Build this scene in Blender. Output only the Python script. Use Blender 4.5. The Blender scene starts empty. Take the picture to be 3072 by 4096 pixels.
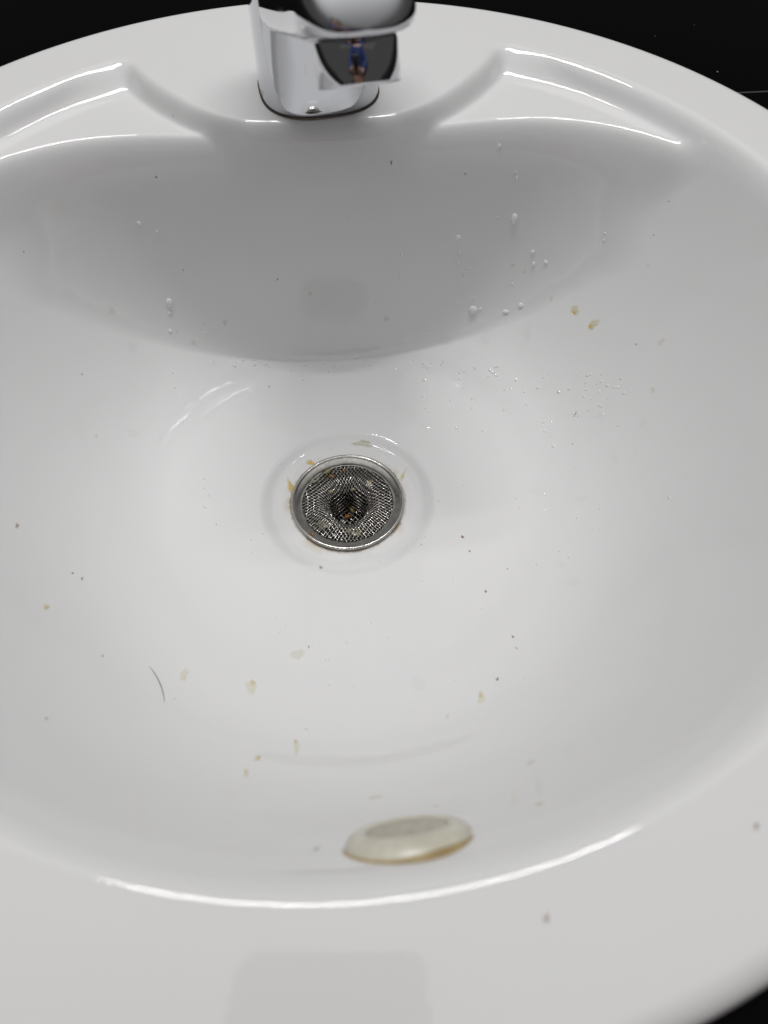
import bpy, math, random
import numpy as np
from mathutils import Vector, Matrix

random.seed(7)
rng = np.random.default_rng(7)
scene = bpy.context.scene
R = math.radians

# ------------------------------------------------------------------ camera
F_PX = 2900.0                       # focal length in pixels of the 3072 x 4096 photograph
PITCH, ROLL, YAW = R(57.76), R(0.40), R(5.26)
CAM = np.array([0.0, -0.1963, 0.170])
fwd_h = np.array([math.sin(YAW), math.cos(YAW), 0.0])
right0 = np.array([math.cos(YAW), -math.sin(YAW), 0.0])
FW = fwd_h * math.cos(PITCH) + np.array([0, 0, -math.sin(PITCH)])
UP0 = np.cross(right0, FW)
RT = math.cos(ROLL) * right0 + math.sin(ROLL) * UP0
UP = -math.sin(ROLL) * right0 + math.cos(ROLL) * UP0
cam_data = bpy.data.cameras.new('camera')
cam = bpy.data.objects.new('camera', cam_data)
scene.collection.objects.link(cam)
cam.matrix_world = Matrix(((RT[0], UP[0], -FW[0], CAM[0]), (RT[1], UP[1], -FW[1], CAM[1]),
                           (RT[2], UP[2], -FW[2], CAM[2]), (0, 0, 0, 1)))
cam_data.sensor_fit = 'HORIZONTAL'
cam_data.sensor_width = 36.0
cam_data.lens = 36.0 * F_PX / 3072.0
cam_data.clip_start = 0.005
cam_data.clip_end = 50
cam_data.dof.use_dof = True
cam_data.dof.focus_distance = 0.355
cam_data.dof.aperture_fstop = 34.0 / 2.9
scene.camera = cam

# ------------------------------------------------------------------ world, lamps, exposure
world = bpy.data.worlds.new('World')
scene.world = world
world.use_nodes = True
bg = world.node_tree.nodes['Background']
bg.inputs['Color'].default_value = (1.0, 0.97, 0.92, 1)
bg.inputs['Strength'].default_value = 0.07


def area_lamp(name, loc, sx, sy, power, col):
    l = bpy.data.lights.new(name, 'AREA')
    l.shape = 'RECTANGLE'
    l.size, l.size_y, l.energy, l.color = sx, sy, power, col
    o = bpy.data.objects.new(name, l)
    o.location = loc
    scene.collection.objects.link(o)
    return o


LAMP_Z, LAMP_Y = 1.75, 0.42
# the white ceiling that the twin tube fitting lights up
ceil = area_lamp('ceiling_bounce_light', (0.0, 0.40, 2.0), 6.0, 6.0, 115.0, (1.0, 0.995, 0.99))
# brightest round the fitting and fading with distance, as a lit ceiling does
ceil.data.use_nodes = True
lt = ceil.data.node_tree
le = lt.nodes['Emission']
geo = lt.nodes.new('ShaderNodeNewGeometry')
vm = lt.nodes.new('ShaderNodeVectorMath')
vm.operation = 'DISTANCE'
vm.inputs[1].default_value = (0.5, 0.5, 0.0)
lt.links.new(geo.outputs['Parametric'], vm.inputs[0])
mr = lt.nodes.new('ShaderNodeMapRange')
mr.interpolation_type = 'SMOOTHERSTEP'
for q, val in zip((1, 2, 3, 4), (0.0, 0.42, 1.0, 0.03)):
    mr.inputs[q].default_value = val
lt.links.new(vm.outputs['Value'], mr.inputs[0])
lt.links.new(mr.outputs[0], le.inputs['Strength'])
for dy in (-0.075, 0.075):
    area_lamp('ceiling_tube_light', (0.01, LAMP_Y + dy, LAMP_Z), 1.05, 0.04, 11.0, (1.0, 0.992, 0.98))

scene.view_settings.view_transform = 'Standard'
scene.view_settings.look = 'None'
scene.view_settings.exposure = 0.0
scene.view_settings.gamma = 1.0
scene.view_settings.use_curve_mapping = False
scene.render.engine = 'CYCLES'
scene.cycles.use_denoising = True
scene.cycles.max_bounces = 16
scene.cycles.diffuse_bounces = 8
scene.cycles.glossy_bounces = 8
scene.cycles.transmission_bounces = 10
scene.cycles.caustics_reflective = True
scene.cycles.caustics_refractive = True
scene.cycles.blur_glossy = 0.3
scene.cycles.sample_clamp_indirect = 6.0


# ------------------------------------------------------------------ helpers
def col_obj(name, me, mat=None, parent=None, smooth=True):
    o = bpy.data.objects.new(name, me)
    scene.collection.objects.link(o)
    if mat is not None:
        me.materials.append(mat)
    if smooth:
        me.polygons.foreach_set('use_smooth', [True] * len(me.polygons))
    if parent is not None:
        o.parent = parent
    return o


def mesh(name, v, f):
    me = bpy.data.meshes.new(name)
    me.from_pydata([tuple(map(float, p)) for p in v], [], [tuple(map(int, q)) for q in f])
    me.update()
    return me


def tag(o, label, cat, group=None, kind=None):
    o['label'] = label
    o['category'] = cat
    if group:
        o['group'] = group
    if kind:
        o['kind'] = kind
    return o


def empty(name, loc=(0, 0, 0)):
    o = bpy.data.objects.new(name, None)
    o.empty_display_size = 0.01
    o.location = loc
    scene.collection.objects.link(o)
    return o


def lathe(name, prof, n=96, close=False):
    """surface of revolution about z; a profile radius of 0 becomes a pole"""
    v, f, rows = [], [], []
    for r, z in prof:
        if r < 1e-7:
            rows.append([len(v)] * n)
            v.append((0, 0, z))
        else:
            s = len(v)
            v += [(r * math.cos(2 * math.pi * i / n), r * math.sin(2 * math.pi * i / n), z) for i in range(n)]
            rows.append(list(range(s, s + n)))
    if close:
        rows.append(rows[0])
    for a, b in zip(rows[:-1], rows[1:]):
        for i in range(n):
            j = (i + 1) % n
            q = [a[i], a[j], b[j], b[i]]
            q = [x for k, x in enumerate(q) if x not in q[:k]]
            if len(q) > 2:
                f.append(q)
    return mesh(name, v, f)


def tube_geo(pts, rad, sides=6, v=None, f=None, cap=True):
    v = [] if v is None else v
    f = [] if f is None else f
    pts = [np.asarray(p, float) for p in pts]
    n0 = len(v)
    for i, p in enumerate(pts):
        t = pts[min(i + 1, len(pts) - 1)] - pts[max(i - 1, 0)]
        t /= np.linalg.norm(t) + 1e-12
        a = np.cross(t, [0, 0, 1.0])
        if np.linalg.norm(a) < 1e-3:
            a = np.cross(t, [0, 1.0, 0])
        a /= np.linalg.norm(a)
        b = np.cross(a, t)
        rr = rad[i] if hasattr(rad, '__len__') else rad
        for k in range(sides):
            an = 2 * math.pi * k / sides
            v.append(p + rr * (math.cos(an) * a + math.sin(an) * b))
    for i in range(len(pts) - 1):
        for k in range(sides):
            k2 = (k + 1) % sides
            f.append((n0 + i * sides + k, n0 + i * sides + k2, n0 + (i + 1) * sides + k2, n0 + (i + 1) * sides + k))
    if cap:
        f.append(tuple(n0 + k for k in range(sides))[::-1])
        f.append(tuple(n0 + (len(pts) - 1) * sides + k for k in range(sides)))
    return v, f


# ------------------------------------------------------------------ materials
def new_mat(name):
    m = bpy.data.materials.new(name)
    m.use_nodes = True
    nt = m.node_tree
    return m, nt, nt.nodes['Principled BSDF']


def N(nt, kind, **kw):
    n = nt.nodes.new(kind)
    for k, val in kw.items():
        setattr(n, k, val)
    return n


def L(nt, a, b):
    nt.links.new(a, b)


def math_node(nt, op, a, b=None, c=None, clamp=False):
    n = N(nt, 'ShaderNodeMath', operation=op, use_clamp=clamp)
    for i, x in enumerate((a, b, c)):
        if x is None:
            continue
        if isinstance(x, (int, float)):
            n.inputs[i].default_value = x
        else:
            L(nt, x, n.inputs[i])
    return n.outputs[0]


def mixcol(nt, fac, a, b):
    n = N(nt, 'ShaderNodeMix', data_type='RGBA')
    for sock, x in ((n.inputs[0], fac), (n.inputs[6], a), (n.inputs[7], b)):
        if isinstance(x, (int, float)):
            sock.default_value = x
        elif isinstance(x, tuple):
            sock.default_value = (*x, 1) if len(x) == 3 else x
        else:
            L(nt, x, sock)
    return n.outputs[2]


def maprange(nt, x, a, b, c=0.0, d=1.0, smooth=True):
    n = N(nt, 'ShaderNodeMapRange', interpolation_type='SMOOTHSTEP' if smooth else 'LINEAR')
    L(nt, x, n.inputs[0])
    for i, val in enumerate((a, b, c, d)):
        n.inputs[i + 1].default_value = val
    return n.outputs[0]


def noise(nt, vec, scale, detail=3, rough=0.5):
    n = N(nt, 'ShaderNodeTexNoise')
    n.inputs['Scale'].default_value = scale
    n.inputs['Detail'].default_value = detail
    n.inputs['Roughness'].default_value = rough
    if vec is not None:
        L(nt, vec, n.inputs['Vector'])
    return n.outputs['Fac']


# glazed porcelain
RING_R = 0.0280
porcelain, nt, bs = new_mat('glazed_porcelain')
tc = N(nt, 'ShaderNodeTexCoord')
sep = N(nt, 'ShaderNodeSeparateXYZ')
L(nt, tc.outputs['Object'], sep.inputs[0])
rad = math_node(nt, 'SQRT', math_node(nt, 'ADD', math_node(nt, 'MULTIPLY', sep.outputs[0], sep.outputs[0]),
                                      math_node(nt, 'MULTIPLY', sep.outputs[1], sep.outputs[1])))
n1 = noise(nt, tc.outputs['Object'], 260, 4, 0.6)
n2 = noise(nt, tc.outputs['Object'], 90, 3, 0.5)
n3 = noise(nt, tc.outputs['Object'], 9, 2, 0.5)
# rusty grime that collects where the strainer's ring meets the glaze
rr = math_node(nt, 'ADD', rad, math_node(nt, 'MULTIPLY', math_node(nt, 'SUBTRACT', n1, 0.5), 0.003))
g1 = maprange(nt, rr, RING_R + 0.0015, RING_R + 0.0002)
g1 = math_node(nt, 'MULTIPLY', g1, maprange(nt, n2, 0.30, 0.62, 0.25, 0.85))
g2 = maprange(nt, rr, RING_R + 0.006, RING_R + 0.001)
side = maprange(nt, math_node(nt, 'ABSOLUTE', math_node(nt, 'ADD', sep.outputs[0], -0.001)), 0.006, 0.020)
g2 = math_node(nt, 'MULTIPLY', math_node(nt, 'MULTIPLY', g2, side), maprange(nt, n2, 0.45, 0.68, 0.04, 0.50))
base = mixcol(nt, n3, (0.665, 0.665, 0.668), (0.683, 0.683, 0.687))
base = mixcol(nt, g2, base, (0.50, 0.42, 0.28))
base = mixcol(nt, g1, base, (0.21, 0.15, 0.09))
L(nt, base, bs.inputs['Base Color'])
L(nt, maprange(nt, noise(nt, tc.outputs['Object'], 22, 4, 0.6), 0.35, 0.7, 0.035, 0.075), bs.inputs['Roughness'])
bs.inputs['IOR'].default_value = 1.52
bump = N(nt, 'ShaderNodeBump')
bump.inputs['Strength'].default_value = 0.05
bump.inputs['Distance'].default_value = 0.0006
L(nt, noise(nt, tc.outputs['Object'], 140, 2, 0.5), bump.inputs['Height'])
bump2 = N(nt, 'ShaderNodeBump')
bump2.inputs['Strength'].default_value = 0.5
bump2.inputs['Distance'].default_value = 0.0004
L(nt, noise(nt, tc.outputs['Object'], 34, 2, 0.45), bump2.inputs['Height'])
L(nt, bump.outputs[0], bump2.inputs['Normal'])
L(nt, bump2.outputs[0], bs.inputs['Normal'])


def simple(name, col, rough=0.5, metal=0.0, ior=1.5, spec=None):
    m, nt, bs = new_mat(name)
    bs.inputs['Base Color'].default_value = (*col, 1)
    bs.inputs['Roughness'].default_value = rough
    bs.inputs['Metallic'].default_value = metal
    bs.inputs['IOR'].default_value = ior
    if spec is not None:
        bs.inputs['Specular IOR Level'].default_value = spec
    return m


def varied(name, ca, cb, scale, rough=0.4, metal=0.0, bumpd=0.0, bscale=None, lo=0.35, hi=0.65, rlo=None):
    m, nt, bs = new_mat(name)
    tc = N(nt, 'ShaderNodeTexCoord')
    nz = noise(nt, tc.outputs['Object'], scale, 4, 0.6)
    L(nt, mixcol(nt, maprange(nt, nz, lo, hi), ca, cb), bs.inputs['Base Color'])
    bs.inputs['Metallic'].default_value = metal
    if rlo is None:
        bs.inputs['Roughness'].default_value = rough
    else:
        L(nt, maprange(nt, nz, lo, hi, rlo, rough), bs.inputs['Roughness'])
    if bumpd:
        b = N(nt, 'ShaderNodeBump')
        b.inputs['Distance'].default_value = bumpd
        b.inputs['Strength'].default_value = 1.0
        L(nt, noise(nt, tc.outputs['Object'], bscale or scale, 3), b.inputs['Height'])
        L(nt, b.outputs[0], bs.inputs['Normal'])
    return m


black_stone, nt, bs = new_mat('black_polished_stone')
tc = N(nt, 'ShaderNodeTexCoord')
vz = N(nt, 'ShaderNodeTexVoronoi')
vz.inputs['Scale'].default_value = 900
L(nt, tc.outputs['Object'], vz.inputs['Vector'])
fl = maprange(nt, vz.outputs['Distance'], 0.10, 0.03)
L(nt, mixcol(nt, math_node(nt, 'MULTIPLY', fl, 0.25), (0.0016, 0.0016, 0.0017), (0.03, 0.03, 0.03)), bs.inputs['Base Color'])
bs.inputs['Roughness'].default_value = 0.12
bs.inputs['Specular IOR Level'].default_value = 0.03

steel_ring = varied('brushed_stainless_steel', (0.50, 0.49, 0.47), (0.38, 0.37, 0.345), 260, 0.24, 1.0, 0.00003, 500, rlo=0.12)
steel_wire = varied('wet_steel_wire', (0.62, 0.61, 0.59), (0.42, 0.40, 0.36), 420, 0.28, 1.0, rlo=0.15)
drain_dark = varied('dark_wet_drain_metal', (0.035, 0.033, 0.030), (0.012, 0.011, 0.010), 200, 0.3, 0.6)
cap_plastic = varied('aged_off_white_plastic', (0.58, 0.56, 0.48), (0.51, 0.485, 0.40), 180, 0.32)
cap_dull = varied('grimy_beige_plastic', (0.47, 0.445, 0.38), (0.39, 0.36, 0.28), 320, 0.5, 0, 0.0002, 500)
grime_yellow = varied('yellow_brown_grime', (0.40, 0.31, 0.15), (0.30, 0.21, 0.09), 160, 0.45, 0, 0.0002, 400)
gasket_dark = simple('dark_sealing_line', (0.075, 0.055, 0.04), 0.5)
grey_seal = simple('grey_joint_filler', (0.028, 0.028, 0.026), 0.5)

def water_mat(name, white_share, gloss=0.03, rough=0.02):
    m, nt, bs = new_mat(name)
    nt.nodes.remove(bs)
    tr = N(nt, 'ShaderNodeBsdfTransparent')
    tr.inputs[0].default_value = (1, 1, 1, 1)
    gl = N(nt, 'ShaderNodeBsdfGlossy')
    gl.inputs['Roughness'].default_value = rough
    df = N(nt, 'ShaderNodeBsdfDiffuse')
    df.inputs[0].default_value = (0.92, 0.92, 0.92, 1)
    m0 = N(nt, 'ShaderNodeMixShader')
    m0.inputs[0].default_value = white_share  # share of white diffuse put into the water to lighten the drop
    L(nt, tr.outputs[0], m0.inputs[1])
    L(nt, df.outputs[0], m0.inputs[2])
    ge = N(nt, 'ShaderNodeNewGeometry')
    dt = N(nt, 'ShaderNodeVectorMath', operation='DOT_PRODUCT')
    L(nt, ge.outputs['Normal'], dt.inputs[0])
    L(nt, ge.outputs['Incoming'], dt.inputs[1])
    one_c = math_node(nt, 'SUBTRACT', 1.0, math_node(nt, 'ABSOLUTE', dt.outputs['Value']), clamp=True)
    frv = math_node(nt, 'ADD', math_node(nt, 'MULTIPLY', math_node(nt, 'POWER', one_c, 5.0), 0.9), gloss)
    m1 = N(nt, 'ShaderNodeMixShader')
    L(nt, frv, m1.inputs[0])
    L(nt, m0.outputs[0], m1.inputs[1])
    L(nt, gl.outputs[0], m1.inputs[2])
    L(nt, m1.outputs[0], nt.nodes['Material Output'].inputs['Surface'])
    return m


water_bead = water_mat('whitened_water_bead', 0.60)  # white in the colour stands in for light gathered by refraction
water = water_mat('clear_water', 0.0)
water_painted_glint = water_mat('painted_glint_water', 0.45, 0.05, 0.03)  # glints painted as white diffuse in the droplet's colour


# ------------------------------------------------------------------ the basin's surface z(x, y)
RB = 0.1845            # bowl edge
RO = 0.2203            # outside of the rim
DEPTH = 0.130
SHELF = 0.0085
R_REC = 0.0405         # edge of the shallow dish round the drain


def sstep(a, b, x):
    t = np.clip((x - a) / (b - a), 0, 1)
    return t * t * (3 - 2 * t)


def smin(a, b, k):
    h = np.clip(0.5 + 0.5 * (b - a) / k, 0, 1)
    return b + (a - b) * h - k * h * (1 - h)


def smax(a, b, k):
    return -smin(-a, -b, k)


_ybx = np.array([0.0, 0.022, 0.046, 0.064, 0.080, 0.096, 0.114, 0.132, 0.156, 0.172, 0.182, 0.22])
_yby = np.array([0.1035, 0.1045, 0.1085, 0.1115, 0.1130, 0.1130, 0.1095, 0.1020, 0.0850, 0.0650, 0.0430, -0.06])
_dwy = np.array([-0.3, 0.095, 0.108, 0.111, 0.114, 0.119, 0.125, 0.135, 0.148, 0.158, 0.165, 0.170, 0.178, 0.20])
_dwx = np.array([0.036, 0.036, 0.0365, 0.040, 0.0455, 0.0525, 0.0590, 0.0685, 0.0785, 0.0845, 0.0890, 0.0950, 0.110, 0.17])


def smooth_table(xs, ys, lo, hi, n=1200, s=0.004):
    """a table made smooth enough for mirror reflections"""
    g = np.linspace(lo, hi, n)
    y = np.interp(g, xs, ys)
    w = max(3, int(s / (g[1] - g[0])))
    k = np.hanning(2 * w + 3)
    k /= k.sum()
    p = np.pad(y, w + 1, mode='edge')
    for _ in range(2):
        y = np.convolve(np.pad(y, w + 1, mode='edge'), k, 'valid')
    return g, y


YB = smooth_table(np.r_[-_ybx[:0:-1], _ybx], np.r_[_yby[:0:-1], _yby], -0.23, 0.23, 1600, 0.009)
DW = smooth_table(_dwy, _dwx, -0.05, 0.20, 1200, 0.006)
YB_D = np.gradient(YB[1], YB[0])


# the bowl's profile from its slope at each radius: a shallow floor that turns up into steep sides
_sr = [0.0, 0.03, 0.06, 0.085, 0.10, 0.112, 0.125, 0.14, 0.155, 0.165, 0.1745, 0.1845, 0.24]
_front = [0.03, 0.08, 0.15, 0.25, 0.38, 0.55, 0.76, 1.10, 1.65, 2.25, 2.70, 2.95, 3.0]
_side = [0.03, 0.07, 0.13, 0.24, 0.42, 0.66, 0.94, 1.26, 1.56, 1.74, 1.86, 1.95, 2.0]


def bowl_profile(ss):
    g, sl = smooth_table(_sr, ss, 0.0, 0.24, 4000, 0.006)
    z = np.r_[0, np.cumsum((sl[1:] + sl[:-1]) / 2 * np.diff(g))]
    z = z - np.interp(RB, g, z)
    return g, z * (-0.1310 / z[0])


BOWL, BOWL_SIDE = bowl_profile(_front), bowl_profile(_side)


def zf(x, y):
    x = np.asarray(x, float)
    y = np.asarray(y, float)
    r = np.hypot(x, y)
    front = sstep(0.45, 0.98, -y / np.maximum(r, 1e-6))
    re = r + 0.0055 * sstep(0.0, 0.75, -y / np.maximum(r, 1e-6)) * sstep(0.12, 0.172, r)
    bowl = front * np.interp(re, *BOWL) + (1 - front) * np.interp(re, *BOWL_SIDE)
    # the shallow dish round the drain
    bowl = bowl - 0.0022 * sstep(R_REC + 0.0025, R_REC - 0.0040, r) * (1 - 0.35 * sstep(0.034, 0.028, r))
    # shelves and tap deck with the steep wall below them
    s = np.interp(y, *DW) - np.abs(x)
    deck = sstep(-0.0065, 0.0085, s)
    yb = np.interp(x, *YB)
    d = np.interp(x, YB[0], YB_D)
    t = (yb - y) / np.sqrt(1 + d * d)
    plat = -SHELF + (SHELF + 0.011) * deck * (1 - sstep(0.0, 0.014, t))
    kk = 0.0055 + 0.004 * deck
    drop = (7.0 - 3.0 * sstep(0.0, 0.115, np.abs(x))) * smax(t, 0 * t, kk)
    wall = plat - drop
    k = 0.0045 + sstep(-0.018, -0.060, bowl) * (0.013 + 0.026 * sstep(0.0, 0.125, np.abs(x)))
    k = k + 0.015 * np.exp(-((np.abs(x) - 0.091) ** 2 + (y - 0.160) ** 2) / 0.020 ** 2)      # rounded shelf corner
    inside = smax(bowl, wall, k)
    z = smin(0 * r, inside, 0.0090 + 0.0080 * sstep(-0.2, 0.6, -y / np.maximum(r, 1e-6)))
    # softly rolled outer edge
    e = np.clip((r - (RO - 0.007)) / 0.007, 0, 1)
    z = z - 0.0060 * (1 - np.sqrt(np.clip(1 - e * e, 0, 1))) * (r > RO - 0.007)
    return z


def nrm(x, y, h=2e-4):
    gx = (zf(x + h, y) - zf(x - h, y)) / (2 * h)
    gy = (zf(x, y + h) - zf(x, y - h)) / (2 * h)
    n = np.array([-gx, -gy, 1.0])
    return n / np.linalg.norm(n)


def pix_ray(px, py):
    d = FW * F_PX + RT * (px - 1536) - UP * (py - 2048)
    return d / np.linalg.norm(d)


def pix_surf(px, py):
    """where the ray of a photograph pixel meets the basin"""
    d = pix_ray(px, py)
    ts = np.linspace(0.08, 0.62, 1400)
    P = CAM[None] + ts[:, None] * d[None]
    g = P[:, 2] - zf(P[:, 0], P[:, 1])
    i = int(np.argmax(g < 0))
    a, b = ts[max(i - 1, 0)], ts[i]
    for _ in range(30):
        m = (a + b) / 2
        p = CAM + m * d
        if p[2] - zf(p[0], p[1]) < 0:
            b = m
        else:
            a = m
    return CAM + a * d


def px_size(px, w):
    """metres across for w photograph pixels at the surface seen in pixel px"""
    p = pix_surf(*px)
    return w / F_PX * float(np.dot(p - CAM, FW))


def proj(p):
    q = np.asarray(p, float) - CAM
    z = q @ FW
    return 1536 + F_PX * (q @ RT) / z, 2048 - F_PX * (q @ UP) / z


# ------------------------------------------------------------------ counter
def build_counter():
    v, f = [], []
    n = 160
    x0, x1, y0, y1 = -0.75, 0.75, -0.33, 0.95
    top, bot = -0.0125, -0.0425
    rings = [[], [], [], []]
    for i in range(n):
        a = 2 * math.pi * i / n
        c, s = math.cos(a), math.sin(a)
        tx = (x1 if c > 0 else x0) / c if abs(c) > 1e-9 else 1e9
        ty = (y1 if s > 0 else y0) / s if abs(s) > 1e-9 else 1e9
        t = min(tx, ty)
        for k, (rr_, z) in enumerate(((0.206, top), (t, top), (t, bot), (0.206, bot))):
            rings[k].append(len(v))
            v.append((rr_ * c, rr_ * s, z))
    for k in range(4):
        a, b = rings[k], rings[(k + 1) % 4]
        for i in range(n):
            j = (i + 1) % n
            f.append((a[i], b[i], b[j], a[j]))
    o = col_obj('countertop', mesh('countertop', v, f), black_stone, None, smooth=False)
    o['kind'] = 'structure'
    return o


counter = build_counter()


def build_joint():
    def pl(px, py):
        d = FW * F_PX + RT * (px - 1536) - UP * (py - 2048)
        return CAM + d * ((-0.0125 - CAM[2]) / d[2])
    a, b = pl(2940, 373), pl(3072, 367)
    u = (b - a) / np.linalg.norm(b - a)
    w = np.array([-u[1], u[0], 0])
    e = a + u * 0.40
    v = [p + w * q + np.array([0, 0, z]) for z in (0.0002, -0.004) for p, q in ((a, -0.0006), (e, -0.0006), (e, 0.0006), (a, 0.0006))]
    f = [(0, 1, 2, 3), (4, 7, 6, 5), (0, 4, 5, 1), (1, 5, 6, 2), (2, 6, 7, 3), (3, 7, 4, 0)]
    col_obj('joint_strip', mesh('joint_strip', v, f), grey_seal, counter, smooth=False)


build_joint()


# ------------------------------------------------------------------ washbasin
def build_basin():
    nt_ = 1000
    rs = [0.0270]
    r = 0.0270
    while r < RO - 0.0070:
        if r < 0.045:
            dr = 0.0004
        elif r < 0.092:
            dr = 0.00075
        elif r < 0.20:
            dr = 0.0005
        else:
            dr = 0.0008
        r += dr
        rs.append(r)
    rs[-1] = RO - 0.0070
    for k in range(1, 15):
        rs.append(RO - 0.007 + 0.007 * math.sin(k / 14 * math.pi / 2))
    rs = np.array(rs)
    th = np.arange(nt_) * 2 * math.pi / nt_
    X = rs[:, None] * np.cos(th)[None]
    Y = rs[:, None] * np.sin(th)[None]
    Z = zf(X, Y)
    # sides and the hidden outer shell
    under = [(RO, -0.0110), (RO - 0.0008, -0.0125), (0.204, -0.0125), (0.198, -0.02)]
    for q in np.linspace(0.96, 0.30, 12):
        rr_ = RB * q
        under.append((rr_ + 0.012, float(np.interp(rr_, *BOWL)) - 0.018))
    under += [(0.045, -0.152), (0.0270, -0.152)]
    for rr_, z in under:
        X = np.vstack([X, rr_ * np.cos(th)])
        Y = np.vstack([Y, rr_ * np.sin(th)])
        Z = np.vstack([Z, np.full(nt_, z)])
    nr = X.shape[0]
    V = np.stack([X, Y, Z], -1).reshape(-1, 3)
    i = np.arange(nr)[:, None]
    j = np.arange(nt_)[None]
    i2 = (i + 1) % nr
    j2 = (j + 1) % nt_
    quads = np.stack([i * nt_ + j, i2 * nt_ + j, i2 * nt_ + j2, i * nt_ + j2], -1).reshape(-1, 4)
    me = bpy.data.meshes.new('washbasin')
    me.vertices.add(len(V))
    me.vertices.foreach_set('co', V.ravel())
    me.loops.add(quads.size)
    me.loops.foreach_set('vertex_index', quads.ravel().astype(np.int32))
    me.polygons.add(len(quads))
    me.polygons.foreach_set('loop_start', (np.arange(len(quads)) * 4).astype(np.int32))
    me.update(calc_edges=True)
    me.validate()
    return col_obj('washbasin', me, porcelain)


basin = build_basin()
tag(basin, 'round white glazed washbasin with moulded soap shelves, set into the black counter', 'washbasin')

# the drain's own tube under the strainer
tailpiece = col_obj('drain_tube', lathe('drain_tube', [(0.0268, -0.1335), (0.0268, -0.20), (0.0, -0.20), (0.0, -0.2015),
                                                     (0.0282, -0.2015), (0.0282, -0.153), (0.0270, -0.1515)], 64), drain_dark)
tag(tailpiece, 'dark metal drain tube in the bottom of the basin, under the mesh strainer', 'drain')

# ------------------------------------------------------------------ strainer
Z_RING = float(zf(RING_R, 0.0)) + 0.0004


def build_strainer():
    root = empty('sink_strainer', (0, 0, Z_RING))
    tag(root, 'round stainless steel mesh strainer sitting in the drain, clogged with food scraps', 'strainer')
    ro, ri = RING_R, 0.0223
    prof = []
    for a in np.linspace(-90, 90, 9):                      # rolled outer bead
        prof.append((ro - 0.0009 + 0.0009 * math.cos(R(a)), 0.0009 + 0.0009 * math.sin(R(a))))
    prof += [(ro - 0.0014, 0.00165), (ro - 0.0019, 0.00125), (ro - 0.0024, 0.0010), (ro - 0.0042, 0.00045), (ri + 0.0006, -0.0002),
             (ri, -0.0007), (ri - 0.0001, -0.0014), (ri + 0.0004, -0.0018), (ro - 0.003, -0.0008)]
    ring = col_obj('rim_ring', lathe('rim_ring', prof, 128, close=True), steel_ring, root)
    # woven wire cloth drawn down into a pocket: an arc-length profile (r, z)
    pr = [(0.0, -0.0185), (0.0040, -0.0184), (0.0064, -0.0172), (0.0075, -0.0145), (0.0080, -0.0110), (0.0087, -0.0070),
          (0.0101, -0.0032), (0.0122, -0.0010), (0.0148, -0.0002), (0.0175, -0.0006), (0.0205, -0.0012), (0.0226, -0.0012)]
    pr = np.array(pr)
    # smooth the profile
    tt = np.r_[0, np.cumsum(np.hypot(*np.diff(pr, axis=0).T))]
    g = np.linspace(0, tt[-1], 300)
    rp, zp = np.interp(g, tt, pr[:, 0]), np.interp(g, tt, pr[:, 1])
    ker = np.hanning(25)
    ker /= ker.sum()

    def sm(a):
        lo = np.full(12, a[0])
        hi = np.full(12, a[-1])
        return np.convolve(np.r_[lo, a, hi], ker, 'valid')
    zp = sm(zp)
    rp2 = sm(rp)
    rp = np.where(g < 0.002, rp, rp2)
    Lm = tt[-1]
    sp = 0.0021
    nw = int(Lm / sp)
    rotw = R(43)
    wob = rng.normal(0, 1, 8)

    def mp(u, w, dz):
        rho = math.hypot(u, w)
        if rho > Lm:
            return None
        an = math.atan2(w, u) + rotw
        rr_ = float(np.interp(rho, g, rp))
        zz = float(np.interp(rho, g, zp))
        lump = 0.0007 * math.sin(4 * (an - rotw) + 1.57) * sstep(0.0, 0.012, rr_) * sstep(0.0226, 0.015, rr_)
        lump += 0.0005 * math.sin(2 * an + wob[0]) * sstep(0.004, 0.012, rr_) * sstep(0.0226, 0.016, rr_)
        off = 0.0011 * sstep(0.016, 0.006, rr_)
        # local normal offset for the over-under weave
        e = 1e-4
        dr = float(np.interp(rho + e, g, rp) - np.interp(rho - e, g, rp))
        dzp = float(np.interp(rho + e, g, zp) - np.interp(rho - e, g, zp))
        l = math.hypot(dr, dzp) + 1e-12
        nr_, nz_ = -dzp / l, dr / l
        rr_ += nr_ * dz
        zz += nz_ * dz + lump
        return (rr_ * math.cos(an) + 0.3 * off, rr_ * math.sin(an) - off, zz)
    v, f = [], []
    for axis in (0, 1):
        for k in range(-nw, nw + 1):
            c = k * sp
            run = []
            ext = math.sqrt(max(Lm * Lm - c * c, 0))
            m = int(2 * ext / (sp * 0.5))
            for q in range(m + 1):
                s_ = -ext + 2 * ext * q / max(m, 1)
                ph = math.cos(math.pi * (s_ / sp)) * (1 if k % 2 else -1) * (1 if axis else -1)
                p = mp(s_ if axis else c, c if axis else s_, 0.00011 * ph)
                if p is not None:
                    run.append(p)
            if len(run) > 2:
                tube_geo(run, 0.00018, 5, v, f, cap=False)
    cloth = col_obj('wire_mesh', mesh('wire_mesh', v, f), steel_wire, root)
    cloth['kind'] = 'stuff'
    return root


strainer = build_strainer()

# ------------------------------------------------------------------ tap
TAP = np.array([0.0, 0.1345])
chrome, nt, bs = new_mat('polished_chrome')
bs.inputs['Base Color'].default_value = (0.62, 0.63, 0.66, 1)
bs.inputs['Metallic'].default_value = 1.0
tc = N(nt, 'ShaderNodeTexCoord')
L(nt, maprange(nt, noise(nt, tc.outputs['Object'], 60, 4, 0.6), 0.35, 0.75, 0.03, 0.09), bs.inputs['Roughness'])
CHROME_NT, CHROME_BS, CHROME_TC = nt, bs, tc


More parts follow.
